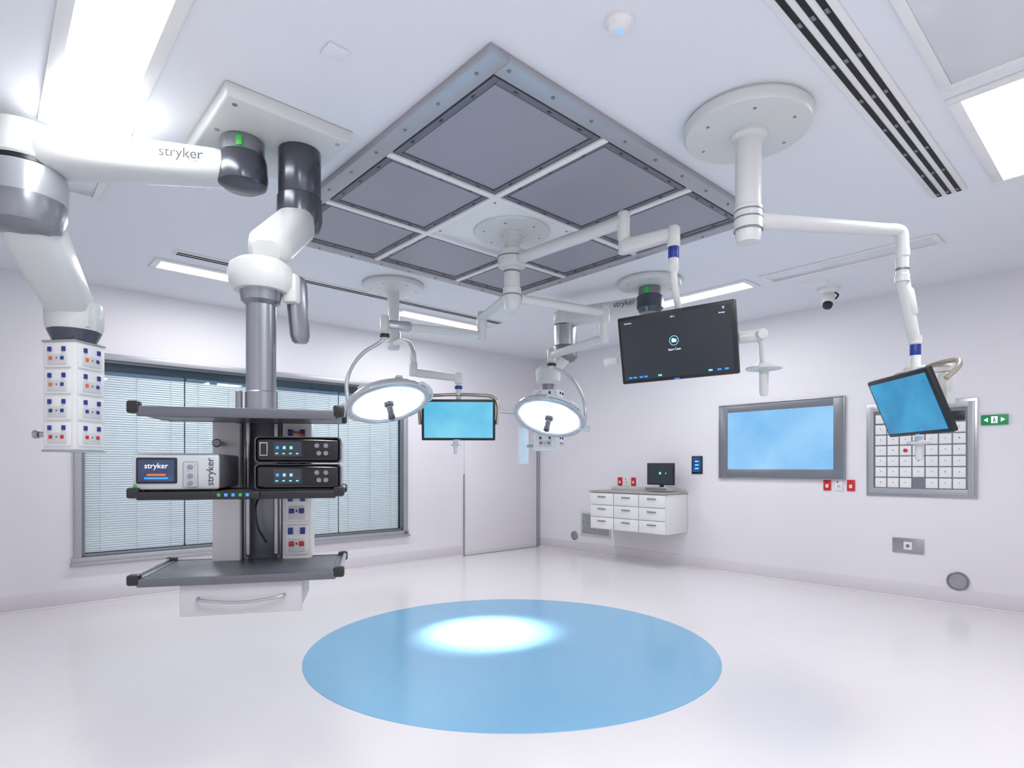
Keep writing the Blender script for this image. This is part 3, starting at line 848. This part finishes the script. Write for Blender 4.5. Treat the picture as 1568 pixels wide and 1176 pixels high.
def shelf(p, z, th=.018, d0=-.21, d1=.2, bar=False):
    p.box((0.0, (d0+d1)/2-.0, z-th/2), (.60, d1-d0-.02, th), M_shelf, .004)
    p.box((0, d0+.006, z-th/2-.004), (.62, .02, th+.01), M_shelf if not bar else M_black, .004)
    p.box((0, d1-.006, z-th/2), (.62, .014, th+.004), M_shelf, .003)
    for sx in (-1, 1):
        p.box((sx*.310, (d0+d1)/2, z-th/2), (.022, d1-d0-.06, th+.004), M_shelf, .004)
        p.cyl((sx*.328, d0+.02, z+.004), (sx*.328, d1-.02, z+.004), .007, M_lgrey, seg=12)
        for y in (d0+.012, d1-.012):
            p.box((sx*.320, y, z-.003), (.038, .038, th+.018), M_black, .008)
p = Part('shelves', g, EM)
shelf(p, 1.478, .024, -.21, .12); shelf(p, 1.198, .018, -.21, .12, True); shelf(p, .915, .018, -.21, .2)
p.box((-.04, -.225, 1.186), (.21, .016, .026), M_black, .004)
for i in range(5): p.box((-.06+i*.022, -.234, 1.187), (.010, .002, .010), M_btn if i in (1, 2, 4) else M_green, .001)
p.done()
p = Part('drawer', g, EM)
p.box((.005, -.03, .842), (.375, .31, .115), M_drawer, .004)
p.box((.005, -.19, .842), (.385, .014, .122), M_drawer, .004)
p.pipe([(-.13, -.197, .842), (-.12, -.215, .838), (-.03, -.222, .828), (.04, -.222, .828), (.13, -.215, .838), (.14, -.197, .842)], .005, M_steel)
p.done()

g2 = group('medical_camera_console', EM @ V((.186, -.05, 1.2)))
X0 = .187
for k, z in enumerate((1.2005, 1.294)):
    p = Part('unit_%d' % (k+1), g2, EM)
    p.box((X0, -.02, z+.045), (.272, .34, .086), M_lgrey, .008)
    p.box((X0, -.196, z+.045), (.284, .014, .090), M_lgrey, .014, None, 3)
    p.box((X0, -.205, z+.045), (.274, .010, .082), M_blackgl, .012, None, 3)
    p.box((X0-.035, -.2105, z+.048), (.09, .001, .05), M_scr_dark)
    for i in range(3):
        p.box((X0-.068+i*.022, -.2115, z+.052), (.009, .001, .010), M_icon if i else M_btn)
    for i in range(4): p.box((X0-.07+i*.022, -.2115, z+.032), (.008, .001, .004), M_icon)
    if k == 1:
        p.box((X0-.112, -.2115, z+.047), (.025, .001, .045), M_lgrey, .0003); p.box((X0-.112, -.212, z+.047), (.020, .001, .039), M_blackgl)
    for i, (x, zz) in enumerate(((.06, .06), (.09, .06), (.067, .034), (.09, .034))):
        p.lathe([(0, 0), (.008, 0), (.008, .002), (.006, .002), (.006, .0005), (0, .0005)], M_mgrey, T(V((X0+x, -.210, z+zz))) @ RX(90), 18)
    p.done()

g3 = group('insufflator_device', EM @ V((-.195, -.05, 1.2)))
E3 = EM @ T(V((-.007, 0, 0)))
M_case = mat('device_silver', (176, 180, 182), .35, metal=.2, var=.02)
p = Part('body', g3, E3)
p.box((-.1875, -.03, 1.2655), (.252, .32, .118), M_mgrey, .008)
p.box((-.1875, -.195, 1.2625), (.258, .016, .116), M_case, .008)
p.box((-.245, -.205, 1.268), (.120, .006, .085), M_black, .004)
p.box((-.245, -.2085, 1.268), (.105, .002, .070), M_scr_ins)
p.box((-.245, -.210, 1.254), (.055, .001, .006), M_orange)
p.box((-.245, -.210, 1.243), (.070, .001, .006), M_btn)
p.box((-.145, -.205, 1.255), (.045, .006, .085), M_lgrey, .004)
for z in (1.28, 1.25, 1.225): p.lathe([(0, 0), (.008, 0), (.008, .006), (0, .008)], M_mgrey, T(V((-.145, -.208, z))) @ RX(90), 16)
p.lathe([(0, 0), (.006, 0), (.005, .003), (0, .003)], M_green, T(V((-.31, -.203, 1.218))) @ RX(90), 14)
for sx in (-.29, -.09):
    for y in (-.15, .08): p.lathe([(0, 0), (.01, 0), (.01, .012), (0, .012)], M_black, T(V((sx, y, 1.1985))), 12)
p.done()
text(g3, 'stryker', E3 @ T(V((-.085, -.2042, 1.264))) @ RY(-90), .032, M_txtdark)
text(g3, 'stryker', E3 @ T(V((-.245, -.2102, 1.283))), .024, M_txt)

# ------------------------------------------------------------ world, camera
w = bpy.data.worlds.new('World'); bpy.context.scene.world = w; w.use_nodes = True
w.node_tree.nodes['Background'].inputs[0].default_value = (.75, .8, .9, 1)
w.node_tree.nodes['Background'].inputs[1].default_value = .3
cam = bpy.data.cameras.new('camera'); co = bpy.data.objects.new('camera', cam); SC.objects.link(co)
co.location = (0, 0, 1.28); co.rotation_euler = (rad(90), 0, 0)
cam.sensor_width = 36; cam.lens = 900/1568*36; cam.shift_y = 127/1568; cam.clip_start = .02
bpy.context.scene.camera = co
bpy.context.scene.view_settings.view_transform = 'Standard'
bpy.context.scene.view_settings.look = 'None'
